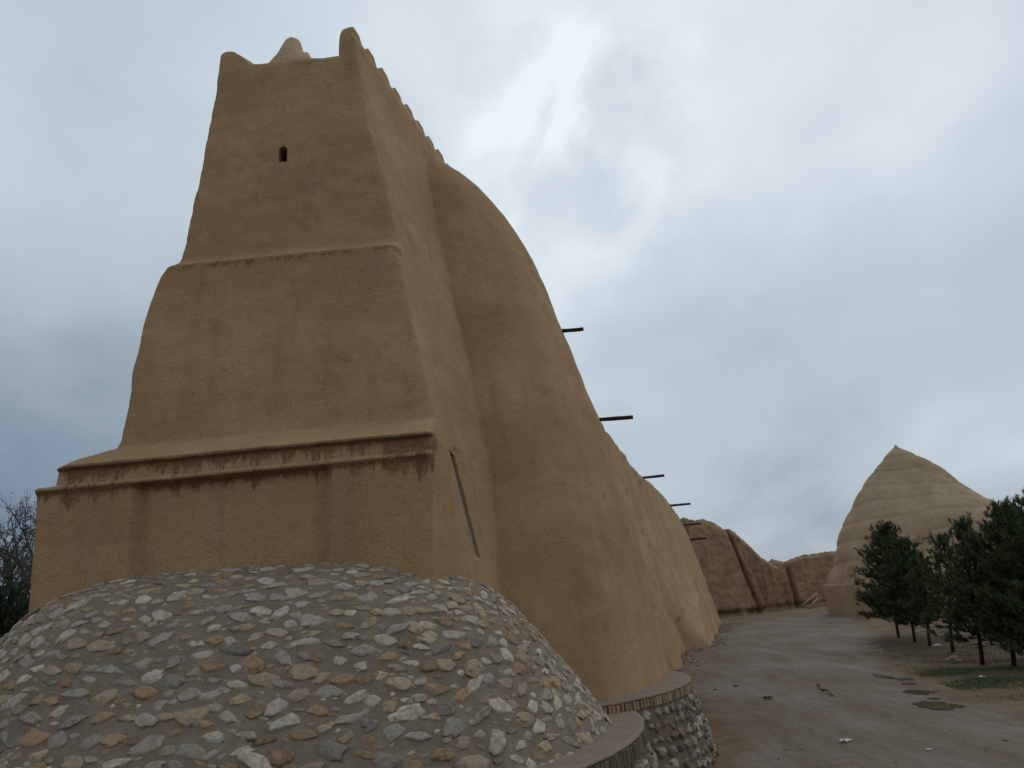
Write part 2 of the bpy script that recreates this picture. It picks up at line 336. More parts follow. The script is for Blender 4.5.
for z in zrows:
    P = tower_ring(z); Tg = np.roll(P, -1, 0)-np.roll(P, 1, 0); Tg /= np.linalg.norm(Tg, axis=1)[:, None]; Nr = np.stack([Tg[:, 1], -Tg[:, 0]], 1)
    for i, (x, y) in enumerate(P):
        zz_ = z
        if z > 14.0:
            fr = i < nF; top = TOPF if (i < nF-6 or i > nF+nS+4) else TOPS
            if fr or i > nr0-8:
                top = float(np.interp(x, [-5.6, -5.52, -5.40, -5.25, -5.12, -4.98, -4.90, -2.93, -2.86, -2.70, -2.60], [14.95, 15.10, 15.17, 15.16, 15.05, 14.86, 14.78, 14.78, 15.22, 15.36, 15.42]))
            zz_ = 14.0+(z-14.0)/(.8)*(top-14.0)
            zz_ += .03*noise.noise(Vector((x*2, y*2, 5)))*(z-14)/.8
        n_ = .032*noise.noise(Vector((x, y, zz_))*.9)+.020*noise.noise(Vector((x, y, zz_*1.3))*2.7)+.010*noise.noise(Vector((x, y, zz_))*7)
        if z < 6.0: n_ *= .5
        V.append((x+n_*Nr[i, 0], y+n_*Nr[i, 1], zz_))
# ledge lines wander a little by hand: bend z near the ledges
nr = nF+nS+nB+nL
for k, v in enumerate(V):
    x, y, z = v
    if 5.3 < z < 6.2 or 9.4 < z < 10.2:
        V[k] = (x, y, z+.018*noise.noise(Vector((x*1.4, 0, 3)))+.008*noise.noise(Vector((x*5, 0, 9))))
F = grid_faces(nr, len(zrows), True)
top0 = (len(zrows)-1)*nr
ctr = np.array(V[top0:top0+nr]).mean(0)
base_i = len(V)
for i in range(nr):                                     # parapet inner side
    x, y, z = V[top0+i]; d = np.array([ctr[0]-x, ctr[1]-y]); d /= np.linalg.norm(d)
    V.append((x+d[0]*.38, y+d[1]*.38, z+.0))
for i in range(nr):
    x, y, z = V[base_i+i]; V.append((x, y, 14.1))
for i in range(nr):
    j = (i+1) % nr
    F.append((top0+i, top0+j, base_i+j, base_i+i)); F.append((base_i+i, base_i+j, base_i+nr+j, base_i+nr+i))
F.append(tuple(base_i+nr+i for i in range(nr))); F.append(tuple(reversed(range(nr))))
tower = root('mudbrick_tower', (-4.35, 15, 3.0), 'tall tapering mudbrick tower with two ledges standing on the cobbled mound', 'tower')
body = mesh('tower_wall', V, F, M_TOWER, tower)
# openings cut into the wall
def prism(pts, off):
    V = [Vector(p)-Vector(off)*.5 for p in pts]+[Vector(p)+Vector(off)*.5 for p in pts]; n = len(pts)
    F = [tuple(reversed(range(n))), tuple(range(n, 2*n))]+[(i, (i+1) % n, n+(i+1) % n, n+i) for i in range(n)]
    return V, F
def cut(obj, V, F):
    c = mesh('cutter', V, F, M_VOID, smooth=False)
    bm = bmesh.new(); bm.from_mesh(c.data); bmesh.ops.recalc_face_normals(bm, faces=bm.faces); bm.to_mesh(c.data); bm.free()
    m = obj.modifiers.new('b', 'BOOLEAN'); m.operation = 'DIFFERENCE'; m.solver = 'EXACT'; m.object = c
    bpy.context.view_layer.update()
    dg = bpy.context.evaluated_depsgraph_get(); me = bpy.data.meshes.new_from_object(obj.evaluated_get(dg))
    obj.modifiers.clear(); old = obj.data; nm = old.name; obj.data = me; bpy.data.meshes.remove(old); me.name = nm
    bpy.data.objects.remove(c)
bm = bmesh.new(); bm.from_mesh(body.data); bmesh.ops.recalc_face_normals(bm, faces=bm.faces); bm.to_mesh(body.data); bm.free()
wx, wy, wz = -4.07, 12.6, 12.22
arch = [(wx-.085, wy, wz-.19), (wx+.085, wy, wz-.19), (wx+.085, wy, wz+.10)]+[(wx+.085*math.cos(a), wy, wz+.10+.085*math.sin(a)) for a in np.linspace(.4, math.pi-.4, 6)]+[(wx-.085, wy, wz+.10)]
Vc, Fc = prism(arch, (0, 1.5, 0)); cut(body, Vc, Fc)
# slot on the right-hand face
st, sb = (12.40, 5.93), (12.98, 4.12)
def sp(Y, z, o=0.): return Vector((side_x(Y, z)+o, Y, z))
slot = [sp(st[0]-.11, st[1]), sp(st[0]+.16, st[1]-.08), sp(sb[0]+.17, sb[1]), sp(sb[0]-.13, sb[1]+.06)]
Vc, Fc = prism(slot, (.24, 0, 0)); cut(body, Vc, Fc)
Vc, Fc = prism([p+Vector((-.075, -.05, 0)) for p in slot], (.04, 0, 0))
mesh('slot_panel', Vc, Fc, M_PANEL, tower, smooth=False)
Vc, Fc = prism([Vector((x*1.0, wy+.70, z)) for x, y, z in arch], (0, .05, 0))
mesh('window', Vc, Fc, M_VOID, tower, smooth=False)  # dark plate closing the back of the hole, its shade put into the colour
# merlons
def merlon(c, w, d, h, ang, seed, sharp=.7):
    V = []; nu_, nv_ = 20, 9
    for j in range(nv_):
        t_ = j/(nv_-1); s_ = (1-t_**(2.4*max(1, h/.76)**1.3))**sharp if j < nv_-1 else .04
        for i in range(nu_):
            a = 2*math.pi*i/nu_; cx_, sy_ = math.cos(a), math.sin(a); r = (abs(cx_)**4+abs(sy_)**4)**-.25
            x, y = cx_*r*w/2*s_, sy_*r*d/2*(.35+.65*s_)
            v = Vector((x*math.cos(ang)-y*math.sin(ang), x*math.sin(ang)+y*math.cos(ang), h*t_))+Vector(c)
            V.append(v+Vector((0, 0, 1))*.03*noise.noise(v*3+Vector((seed, 0, 0))))
    F = grid_faces(nu_, nv_, True); F.append(tuple(range((nv_-1)*nu_, nv_*nu_)))
    return V, F
ang = math.atan2(1, K)
yk = [13.24+.685*i for i in range(9)]
for i, y in enumerate(yk):
    z = 14.3; x = side_x(y, 15.0)-.17
    Vm, Fm = merlon((x-.01, y+.03, z), .62, .40, 1.46+random.uniform(-.03, .03), ang, i)
    mesh('merlon', Vm, Fm, M_TOWER, tower)

for i in range(6):
    y = 13.9+i*.95; Vm, Fm = merlon((-5.37+K*(y-13)*.9, y, 14.5), .55, .4, .75, ang, 60+i); mesh('merlon', Vm, Fm, M_TOWER, tower)
# broken peak standing on the roof
tops = [(-5.75, 16.2), (-5.4, 16.95), (-5.15, 17.25), (-4.98, 17.55), (-4.85, 17.66), (-4.74, 17.62), (-4.66, 17.42), (-4.60, 17.12), (-4.50, 17.16), (-4.42, 17.08), (-4.36, 16.9), (-4.2, 16.3), (-4.0, 15.2)]
ta = np.array(tops); V = []
nx_, nd_ = 40, 14
xs = np.linspace(-5.9, -3.9, nx_)
ta[:, 0] += .12
for k in range(nd_):
    w_ = k/(nd_-1)*2-1
    for x in xs:
        h_ = np.interp(x, ta[:, 0], ta[:, 1], left=14.2, right=14.2)
        z = 14.15+(h_-14.15)*(1-abs(w_)**2.6)**.8
        V.append((x+.05*noise.noise(Vector((x*3, w_*3, 1))), 15.5+w_*(.7)+.06*noise.noise(Vector((x*2, w_*2, z))), z+.06*noise.noise(Vector((x*4, w_*4, 0)))))
mesh('broken_roof_peak', V, grid_faces(nx_, nd_), M_OLDL, tower)

# ------------------------------------------------------------------ cobbled mound
MC = Vector((-4.35, 13.8, 0))
PROF = [(0.0, 4.5), (2.4, 4.28), (2.9, 4.14), (3.2, 4.02), (3.55, 3.82), (3.95, 3.44), (4.35, 2.95), (4.75, 2.38), (5.1, 1.88), (5.42, 1.36), (5.5, 1.22)]
pa = np.array(PROF)
def mound_pt(phi, rho):
    t_ = min(1, max(0, (rho-2.9)/2.6)); n = 3.9*(1-t_)**1.5+2.0*(1-(1-t_)**1.5)
    c, s = math.cos(phi), math.sin(phi); R = rho/((abs(c)**n+abs(s)**n)**(1/n))
    z = float(np.interp(rho, pa[:, 0], pa[:, 1])); x = MC.x+R*c; y = MC.y+R*s
    z += (-.02*(x-MC.x)-.045*max(0, abs(x-MC.x)-1.6))*(1-t_)
    z += .03*noise.noise(Vector((x, y, 0))*.8)
    return Vector((x, y, z))
rr = np.concatenate([[.5], np.linspace(2.0, 5.5, 56)]); nphi = 300
V = []
for r in rr:
    for i in range(nphi):
        p = mound_pt(2*math.pi*i/nphi, r); V.append(p+Vector((0, 0, .012*noise.noise(p*6))))
mound = mesh('cobbled_mound', V, grid_faces(nphi, len(rr), True), M_MORTAR, loc=(MC.x, MC.y, 1.3))
prop(mound, 'rounded mound faced with cobblestones set in grey mortar under the tower', 'mound')
def mound_frame(phi, rho):
    p = mound_pt(phi, rho); a = mound_pt(phi+.01, rho)-mound_pt(phi-.01, rho); b = mound_pt(phi, rho-.03)-mound_pt(phi, rho+.03)
    a.normalize(); b = (b-a*a.dot(b)).normalized(); n = a.cross(b); n = n if n.z > 0 or (n.x*(p.x-MC.x)+n.y*(p.y-MC.y)) > 0 else -n
    return p, a, b, n
ico = bmesh.new(); bmesh.ops.create_icosphere(ico, subdivisions=3, radius=1); IV = [v.co.copy() for v in ico.verts]; IFc = [tuple(v.index for v in q.verts) for q in ico.faces]; ico.free()
ico = bmesh.new(); bmesh.ops.create_icosphere(ico, subdivisions=2, radius=1); IV2 = [v.co.copy() for v in ico.verts]; IF2 = [tuple(v.index for v in q.verts) for q in ico.faces]; ico.free()
PAL = [((.45, .395, .32), 22), ((.53, .46, .36), 12), ((.34, .30, .25), 16), ((.41, .31, .20), 20), ((.37, .235, .13), 11), ((.28, .18, .105), 6), ((.23, .205, .175), 7), ((.36, .27, .195), 10)]
def pick():
    r = random.uniform(0, sum(w for _, w in PAL))
    for c, w in PAL:
        r -= w
        if r <= 0: break
    k = random.uniform(.75, 1.15); return tuple(x*k*random.uniform(.985, 1.015) for x in c)
def stone(mb, p, a, b, n, sa, sb, sn, seed, iv=IV, ifc=IFc, lift=0., rough=.2, col=None):
    th_ = random.gauss(0, .22); A = a*math.cos(th_)+b*math.sin(th_); B = b*math.cos(th_)-a*math.sin(th_)
    off = Vector((seed*3.1, seed*1.7, seed*.9)); V = []
    cuts = [(Vector((random.uniform(-1, 1), random.uniform(-1, 1), random.uniform(0, .4))).normalized(), random.uniform(.5, .85)) for _ in range(6)]
    for v in iv:
        r = 1+rough*noise.noise(v*1.5+off)*1.6+rough*.8*noise.noise(v*3.6+off)+rough*.35*noise.noise(v*8+off)
        q = v*r
        for cn, cd in cuts:
            e = q.dot(cn)
            if e > cd: q = q-cn*(e-cd)*.85
        q.z = min(q.z, .58+.30*noise.noise(v*2.2+off))
        V.append(p+A*(q.x*sa)+B*(q.y*sb)+n*(q.z*sn+lift))
    mb.add(V, ifc, col or pick())
# scatter by dart throwing with size classes; stones lie along the slope's contours
mb = MB(); placed = []
cell = {}
def ok(p, r):
    k = (int(p.x//.4), int(p.y//.4), int(p.z//.4))
    for i in (-1, 0, 1):
        for j in (-1, 0, 1):
            for l in (-1, 0, 1):
                for q, qr in cell.get((k[0]+i, k[1]+j, k[2]+l), ()):
                    d = p-q; dd = math.sqrt(d.x**2+d.y**2+d.z**2*1.5)
                    if dd < (r+qr)*.86: return False
    cell.setdefault(k, []).append((p, r)); return True
nst = 0
for (lo, hi, tries) in ((.135, .175, 1300), (.10, .135, 6000), (.07, .10, 9000), (.035, .06, 4500)):
    for _ in range(tries):
        phi = random.uniform(-math.pi*1.12, .55); rho = math.sqrt(random.uniform(2.6**2, 5.46**2))
        p = mound_pt(phi, rho); r = random.uniform(lo, hi)*(.80+.42*(rho-2.9)/2.6)
        if not ok(p, r*(.88+.12*noise.noise(p*.9))): continue
        _, a, b, n = mound_frame(phi, rho)
        asp = random.uniform(.42, .82)
        stone(mb, p, a, b, n, r*random.uniform(1.0, 1.35), r*asp, r*random.uniform(.22, .34), nst, IV if r > .085 else IV2, IFc if r > .085 else IF2, lift=-.004, rough=.36)
        nst += 1
print('mound stones', nst)
o = mb.build('cobblestone_facing', M_STONE, mound); prop(o, kind='stuff')

# ------------------------------------------------------------------ terraces (retaining walls) with brick coping and rubble facing
def arc_pts(c, r, a0, a1, n): return [(c[0]+r*math.cos(a), c[1]+r*math.sin(a), a) for a in np.linspace(a0, a1, n)]
def terrace(name, label, c, rin, r, a0, a1, ztop, bh, flare, seed, bw=.075):
    rt = root(name, (c[0]+r*math.cos((a0+a1)/2), c[1]+r*math.sin((a0+a1)/2), 0), label, 'retaining wall')
    n = int((a1-a0)*r/.08); V = []
    rads = [(rin, ztop+.015), (r*.985, ztop), (r-.008, ztop-.004), (r, ztop-.03), (r-.012, ztop-.045)]
    for ra, z in rads:
        for k in range(n):
            a = a0+(a1-a0)*k/(n-1); x = c[0]+ra*math.cos(a); y = c[1]+ra*math.sin(a)
            V.append((x, y, z+.01*noise.noise(Vector((x, y, 0))*3)))
    mesh('terrace_top', V, [tuple(reversed(q)) for q in grid_faces(n, len(rads))], M_TERR, rt)
    V = []; nz_ = 26
    zs = np.linspace(ztop-.03, -.15, nz_)
    def wr(z, a): t_ = (ztop-bh-z)/(ztop-bh); return r-.035+(flare*max(0, t_)**1.1 if z < ztop-bh else -.0)
    for z in zs:
        for k in range(n):
            a = a0+(a1-a0)*k/(n-1); ra = wr(z, a); x = c[0]+ra*math.cos(a); y = c[1]+ra*math.sin(a)
            nn = .03*noise.noise(Vector((x, y, z))*4); V.append((x+nn*math.cos(a), y+nn*math.sin(a), z))
    mesh('mortar_core', V, [tuple(reversed(q)) for q in grid_faces(n, nz_)], M_MORTB, rt)
    mb = MB(); nb = int((a1-a0)*r/bw)
    for k in range(nb):
        a = a0+(a1-a0)*(k+.5)/nb; ca, sa = math.cos(a), math.sin(a); rd = r-.02+random.uniform(-.012, .012); w = bw*random.uniform(.30, .40); tl = random.uniform(-.06, .06)
        cc = Vector((c[0]+rd*ca, c[1]+rd*sa, ztop-.045-(bh-.05)/2+random.uniform(-.006, .006))); T = Vector((-sa, ca, tl)); N = Vector((ca, sa, 0)); Z = Vector((sa*tl*0, 0, 1))
        hh = (bh-.055)/2*random.uniform(.93, 1.02); Vb = []
        for (sx_, sz_, sn_) in [(-1, -1, -1), (1, -1, -1), (1, 1, -1), (-1, 1, -1), (-.9, -.95, 1), (.9, -.95, 1), (.9, .95, 1), (-.9, .95, 1)]:
            Vb.append(cc+T*(w*sx_+random.uniform(-.003, .003))+Z*(hh*sz_+random.uniform(-.006, .006))+N*(.03*sn_+random.uniform(-.003, .003)))
        g = random.random(); kb = random.uniform(.7, 1.2); colb = tuple(x*kb for x in ((.36, .235, .135) if g < .7 else (.27, .19, .12)))
        if seed == 1: colb = tuple(x*.6 for x in (colb[0]*.85, colb[1]*.98, colb[2]*1.1))
        mb.add(Vb, [(3, 2, 1, 0), (4, 5, 6, 7), (0, 1, 5, 4), (1, 2, 6, 5), (2, 3, 7, 6), (3, 0, 4, 7)], colb)
    mb.build('brick_coping', M_BRICK, rt, smooth=False)
    mb = MB(); z = ztop-bh-.13; row = 0
    while z > -.05:
        a = a0+random.uniform(0, .04)
        while a < a1:
            s_ = random.uniform(.07, .14)
            ra = wr(z, a)+.01; ca, sa = math.cos(a), math.sin(a); zc = z+random.uniform(-.045, .045)
            p = Vector((c[0]+ra*ca, c[1]+ra*sa, zc)); N = Vector((ca, sa, .25)).normalized(); T = Vector((-sa, ca, 0)); B = N.cross(T)
            cset = [(.34, .30, .245), (.25, .215, .17), (.40, .36, .29), (.22, .15, .09), (.27, .19, .12), (.18, .16, .14)]; kc = random.uniform(.8, 1.15)
            cc = random.choice(cset)
            stone(mb, p, T, B, N, s_, s_*random.uniform(.65, 1.0), s_*random.uniform(.6, 1.), row*100+a*7, IV, IFc, lift=.0, rough=.5, col=tuple(x*kc for x in cc))
            a += s_*2.35/r
        z -= random.uniform(.19, .225); row += 1
    prop(mb.build('rubble_facing', M_STONE, rt), kind='stuff')
    return rt
terrace('retaining_wall', 'low terrace wall with dark upright bricks curving round the foot of the cobbled mound', (MC.x, MC.y), 5.2, 6.0, -1.95, .16, 1.32, .27, .30, 1, .085)
terrace('retaining_wall', 'low terrace wall with reddish upright bricks curving round the foot of the bulging buttress', (-.7, 17.6), 2.6, 3.95, -1.35, .95, 1.50, .20, .30, 2, .092)

# ------------------------------------------------------------------ bulging buttress
BP = [(0.9, 2.80, 3.75), (1.5, 2.73, 3.68), (3.7, 2.60, 3.42), (5.4, 2.40, 3.25), (7.4, 2.04, 3.0), (8.6, 1.70, 2.8), (9.9, 1.36, 2.55), (11.2, 1.05, 2.25), (11.8, .88, 2.05), (12.6, .58, 1.85), (13.5, .14, 1.6), (14.2, -.45, 1.38), (14.7, -1.0, 1.15), (15.08, -1.45, .95)]
ba = np.array(BP); V = []; nz_ = 130; na = 120; YC = 17.75
for j in range(nz_):
    z = .9+(15.08-.9)*j/(nz_-1)
    ex = float(np.interp(z, ba[:, 0], ba[:, 1])); hw = float(np.interp(z, ba[:, 0], ba[:, 2]))
    for _z in (-.35, .35):
        zc = min(max(z+_z, .9), 15.08); ex += float(np.interp(zc, ba[:, 0], ba[:, 1])); hw += float(np.interp(zc, ba[:, 0], ba[:, 2]))
    ex /= 3; hw /= 3
    wx0 = side_x(YC, z)-.5; A = max(.05, ex-wx0)
    for i in range(na):
        a = -math.pi*.5+math.pi*i/(na-1); n = 2.75
        c, s = math.cos(a), math.sin(a); c = max(c, 0)
        dx = A*(c**(2/n)); dy = hw*math.copysign(abs(s)**(2/n), s)
        x = wx0+dx+K*dy; y = YC+dy
        d = .05*noise.noise(Vector((x, y, z))*.7)+.02*noise.noise(Vector((x, y, z))*2.2)+.006*noise.noise(Vector((x, y, z))*7)
        V.append((x+d*c, y+d*s, z))
F = grid_faces(na, nz_); F.append(tuple(range((nz_-1)*na, nz_*na))); 
F += [(j*na, (j+1)*na, (j+1)*na+na-1, j*na+na-1) for j in range(nz_-1)]
butt = mesh('buttress', V, F, M_ADOBE, loc=(0, 17.75, .9))
prop(butt, 'huge smooth bulging half-round mud buttress leaning against the tower side', 'buttress')

# ------------------------------------------------------------------ long fortress wall
def sst(x, a, b): t_ = min(1, max(0, (x-a)/(b-a))); return t_*t_*(3-2*t_)
HT = np.array([(17, 12.9), (21, 12.9), (25, 12.75), (28, 12.05), (30.5, 11.95), (33.4, 11.6), (36, 11.75), (40, 11.35), (43, 10.6), (46, 10.3), (51, 10.2), (57, 9.95), (63, 9.7), (67, 9.5), (69, 9.0), (70, 7.4), (71, 5.5)])
def wall_x(Y, z):
    H = 12.; base = 1.15+K*(Y-18)-1.65*(z/11.)**1.05
    u_ = sst(z, .3, 4.2); step = sst(Y, 43.8-7*u_, 44.8+10*u_)*(1.38-.055*min(z, 10))
    b2 = .8*math.exp(-((Y-35.5)/1.6)**2)*(1-sst(z, 3, 9))*.5
    wav = .07*math.sin(Y*.9+z*.12)*(1-z/14)+.10*sst(math.sin(Y*.55+1.), .55, 1.)*(1-z/13)+.12*noise.noise(Vector((Y*.5, z*.12, 2)))
    return base+step+b2+wav
ys = np.concatenate([np.linspace(17.0, 43.6, 190), np.linspace(43.7, 45.6, 30), np.linspace(45.8, 71, 150)]); nz_ = 110
V = []
for y in ys:
    H = float(np.interp(y, HT[:, 0], HT[:, 1]))+.16*noise.noise(Vector((y*.9, 0, 0)))+.10*noise.noise(Vector((y*2.6, 4, 0)))
    for j in range(nz_):
        z = -.1+(H+.1)*j/(nz_-1); x = wall_x(y, z)
        rnd = max(0, (j/(nz_-1)-.97)/.03); x -= .25*rnd*rnd
        d = .03*noise.noise(Vector((x, y, z))*1.6)+.012*noise.noise(Vector((x, y, z))*5)
        rn = noise.noise(Vector((y*1.5, z*.16, 7))); d -= .13*max(0, rn-.12)*sst(z, 0, 2)
        d -= .10*sst(noise.noise(Vector((y*1.1, z*.9, 17))), .45, .6)
        V.append((x+d, y, z))
    for j in range(8):                                  # top and back
        V.append((x-.3-.25*j, y, H+.1*noise.noise(Vector((j*.6, y*1.2, 0))) - (0.02*j)))
    V.append((x-2.2, y, -.1))
nv = nz_+9
F = [tuple(reversed(q)) for q in grid_faces(nv, len(ys))]
F.append(tuple(range((len(ys)-1)*nv, len(ys)*nv)))
wall = root('fortress_wall', (5, 40, 0), 'long battered mud fortress wall receding behind the buttress with timbers sticking out', 'wall')
mesh('wall_face', V, F, M_WALL, wall)
from mathutils.bvhtree import BVHTree
wbvh = BVHTree.FromPolygons([Vector(v) for v in V], F)
bbvh = BVHTree.FromPolygons([v.co+butt.location for v in butt.data.vertices], [tuple(q.vertices) for q in butt.data.polygons])
# timbers sticking out of the wall near its top
beams = [((562, 328), (583, 327), 24.5), ((602, 416), (632, 413.5), 31.5), ((645, 475.8), (664, 475.2), 43.8), ((672.5, 503.8), (690, 503), 56), ((685, 523.5), (701, 523), 65), ((693, 537.5), (706, 538), 69)]
for (a, b_, Y) in beams:
    p = None; host = wall                               # find the wall surface where the timber comes out
    for k in range(0, 60):
        x_, y_ = a[0]+1-k*.5, a[1]+.15*k; r_ = ray(x_, y_).normalized()
        hs = [(h_[3], h_[0], o_) for h_, o_ in ((wbvh.ray_cast(Vector((0, 0, EYE)), r_), wall), (bbvh.ray_cast(Vector((0, 0, EYE)), r_), butt)) if h_[0] is not None]
        if hs: _d, p, host = min(hs, key=lambda q: q[0]); break
    print('beam', a, k, tuple(round(c, 2) for c in p), host.name)
    p = p+Vector((-.05, .05, -.05))
    L = (atY(*b_, p.y)-p).length
    d = Vector((math.cos(R_(4)), -math.sin(R_(4)), -.02+random.uniform(-.02, .02))).normalized()
    L = min(L, 1.7); rd = (.048 if p.y < 20 else .07)+.0003*p.y
    pts = [p-d*.5]+[p+d*(L*k/5) for k in range(6)]; pts = [q+Vector((0, 0, .015*noise.noise(q*3))) for q in pts]
    Vt, Ft = tube(pts, [rd*random.uniform(.9, 1.05) for _ in pts], 9); mesh('beam', Vt, Ft, M_WOOD, host)

# ------------------------------------------------------------------ eroded ruins beyond
def ruin(name, label, pts, Y0, Y1, thick, batter, seed, cat='ruin', mat=M_OLD, gul=.35, under=.25, slope=0., nx_=150, nz_=60, cracks=()):
    a = np.array(pts); x0, x1 = a[0, 0], a[-1, 0]
    V = []; xs = np.linspace(x0, x1, nx_)
    def dsp(x, z): return gul*noise.noise(Vector((x*.9+seed, z*.10, seed)))+gul*.6*noise.noise(Vector((x*2.3, z*.25, seed)))+.12*noise.noise(Vector((x*1.5, z*1.5, seed)))+.06*noise.noise(Vector((x*4, z*4, seed)))
    for x in xs:
        H = float(np.interp(x, a[:, 0], a[:, 1]))+.25*noise.noise(Vector((x*1.1, seed, 0)))+.12*noise.noise(Vector((x*3.5, seed, 0)))
        Yb = Y0+(Y1-Y0)*(x-x0)/(x1-x0)
        for j in range(nz_):
            t_ = j/(nz_-1); z = -.2+(H+.2)*t_; y = Yb+batter*z+dsp(x, z)
            y += under*math.exp(-((z-.25)/.3)**2)*(1+noise.noise(Vector((x, 0, seed))))
            y += .5*max(0, t_-.93)/.07
            for (xc, sl_, cw, cd) in cracks: y += cd*math.exp(-((x-xc-sl_*(H-z))/(cw*(1+.3*noise.noise(Vector((0, z*.9, xc))))))**2)
            V.append((x+slope*(1-z/10.)*((x-x0)/(x1-x0)), y, z))
        V.append((x, Yb+thick*.6+batter*H*.3, H-.2)); V.append((x+slope*.5*((x-x0)/(x1-x0)), Yb+thick, -.2))
    nv = nz_+2; F = [tuple(reversed(q)) for q in grid_faces(nv, nx_)]
    F.append(tuple(range(nv))); F.append(tuple(reversed(range((nx_-1)*nv, nx_*nv))))
    o = mesh(name, V, F, mat, loc=((x0+x1)/2, Y0, 0)); return prop(o, label, cat)
ruin('ruined_bastion', 'tall eroded brown mudbrick bastion just past the far end of the long wall', [(14.5, 9.5), (16.5, 10.9), (18.2, 11.2), (19.6, 10.75), (20.6, 10.85), (21.6, 10.2), (22.4, 9.6), (23.2, 9.25), (23.5, 8.9)], 86, 85, 7, .10, 11, gul=.22, under=.8, slope=1.9, cracks=[(18.2, 0., .18, .5), (22.75, .02, .16, .8)])
ruin('ruined_bastion', 'slanting eroded mudbrick spur leaning behind the right edge of the tall bastion', [(23.6, 8.7), (24.4, 9.7), (25.1, 9.75), (25.9, 9.0), (26.9, 7.4), (27.9, 6.0), (28.7, 5.3), (29.2, 4.9)], 92.5, 90.5, 5, .10, 23, gul=.35, under=.25, cracks=[(25.2, .12, .2, .5)])
ruin('ruined_wall', 'low eroded brown mudbrick wall between the ruined bastions and the conical icehouse', [(28.0, 5.2), (28.9, 5.5), (29.6, 5.75), (30.5, 5.5), (31.2, 5.35), (32.0, 5.7), (33.5, 5.95), (36, 6.05), (40, 5.9), (48, 5.6)], 93, 90, 2.2, .07, 37, cat='wall', gul=.22, under=.3, cracks=[(31.0, .06, .22, 1.1)])
ruin('ruined_wall', 'distant low mudbrick wall seen behind the conical icehouse at the right', [(48.5, 5.2), (56, 5.0), (64, 4.6), (76, 4.4), (95, 4.2)], 95, 90, 2, .06, 51, cat='wall')
# leaning timbers in the gap of the low wall
for k, ((a, b_)) in enumerate([((802, 606), (817, 594)), ((809, 609), (818, 598))]):
    p, q = atY(*a, 84.5), atY(*b_, 86.5); Vt, Ft = tube([p, p.lerp(q, .5)+Vector((0, 0, .05)), q], [.16, .15, .13], 7)
    o = mesh('fallen_timber', Vt, Ft, M_PALEWOOD, loc=tuple(p)); prop(o, ['upper pale timber propped in the gap of the low ruined wall', 'lower pale timber propped in the gap of the low ruined wall'][k], 'timber')

# ------------------------------------------------------------------ conical icehouse
IC = Vector((33.1, 64.5, 0)); 
ice = root('icehouse', tuple(IC), 'big conical stepped mud icehouse with a pointed top behind the pines', 'icehouse')
rc_ = lambda z: float(np.interp(z, [2.45, 4.2, 6.2, 7.7, 9.3, 10.7, 11.74, 12.3, 13.0, 13.35], [8.95, 8.08, 6.90, 5.78, 4.42, 3.14, 2.12, 1.54, .74, .26]))
rings = [(2.45, rc_(2.45))]
for zr_ in (4.15, 5.6, 7.1, 8.6, 10.1, 11.5, 12.5): rings += [(zr_-.5, rc_(zr_-.5)+.05), (zr_-.06, rc_(zr_)+.03), (zr_, rc_(zr_)-.055), (zr_+.14, rc_(zr_)-.10), (zr_+.34, rc_(zr_+.34)+.03)]
rings += [(13.0, .74), (13.35, .24)]
ra_ = np.array(rings); V = []; na = 220; nz_ = 260
for j in range(nz_):
    z = 2.45+(13.35-2.45)*j/(nz_-1)
    for i in range(na):
        a = 2*math.pi*i/na; zr = z+.34*math.sin(a+2.2+z*.7)+.16*math.sin(2*a+z)+.22*noise.noise(Vector((math.cos(a)*2, math.sin(a)*2, z*.3)))
        zr = z+(zr-z)*sst(z, 2.5, 4.5)*(1-sst(z, 10.6, 12.6))
        r = 0
        for dz in (-.07, -.035, 0, .035, .07): r += float(np.interp(min(max(zr+dz, 2.45), 13.35), ra_[:, 0], ra_[:, 1]))/5
        r *= 1+.012*noise.noise(Vector((math.cos(a)*3, math.sin(a)*3, z*.8)))
        sk = .55-1.15*(z-2.45)/11
        V.append((IC.x+.35+sk+r*math.cos(a), IC.y+r*math.sin(a), z))
F = grid_faces(na, nz_, True); F.append(tuple(range((nz_-1)*na, nz_*na)))
cone = mesh('cone', V, F, M_ICE, ice)
from mathutils.bvhtree import BVHTree
bvh = BVHTree.FromPolygons([Vector(v) for v in V], F)
V = []
for (z, r) in [(-.1, 9.3), (1.2, 9.27), (2.40, 9.23), (2.5, 9.21), (2.54, 9.05), (2.55, 7.8)]:
    for i in range(na):
        a = 2*math.pi*i/na; rr_ = r*(1+.004*noise.noise(Vector((math.cos(a)*5, math.sin(a)*5, z)))); V.append((IC.x+.95+rr_*math.cos(a), IC.y+rr_*math.sin(a), z))
mesh('drum', V, grid_faces(na, 6, True), M_ICE, ice)
Vt, Ft = merlon((IC.x-.22, IC.y, 13.2), .34, .34, .40, .5, 3, .9); mesh('finial', Vt, Ft, M_ICE, ice)
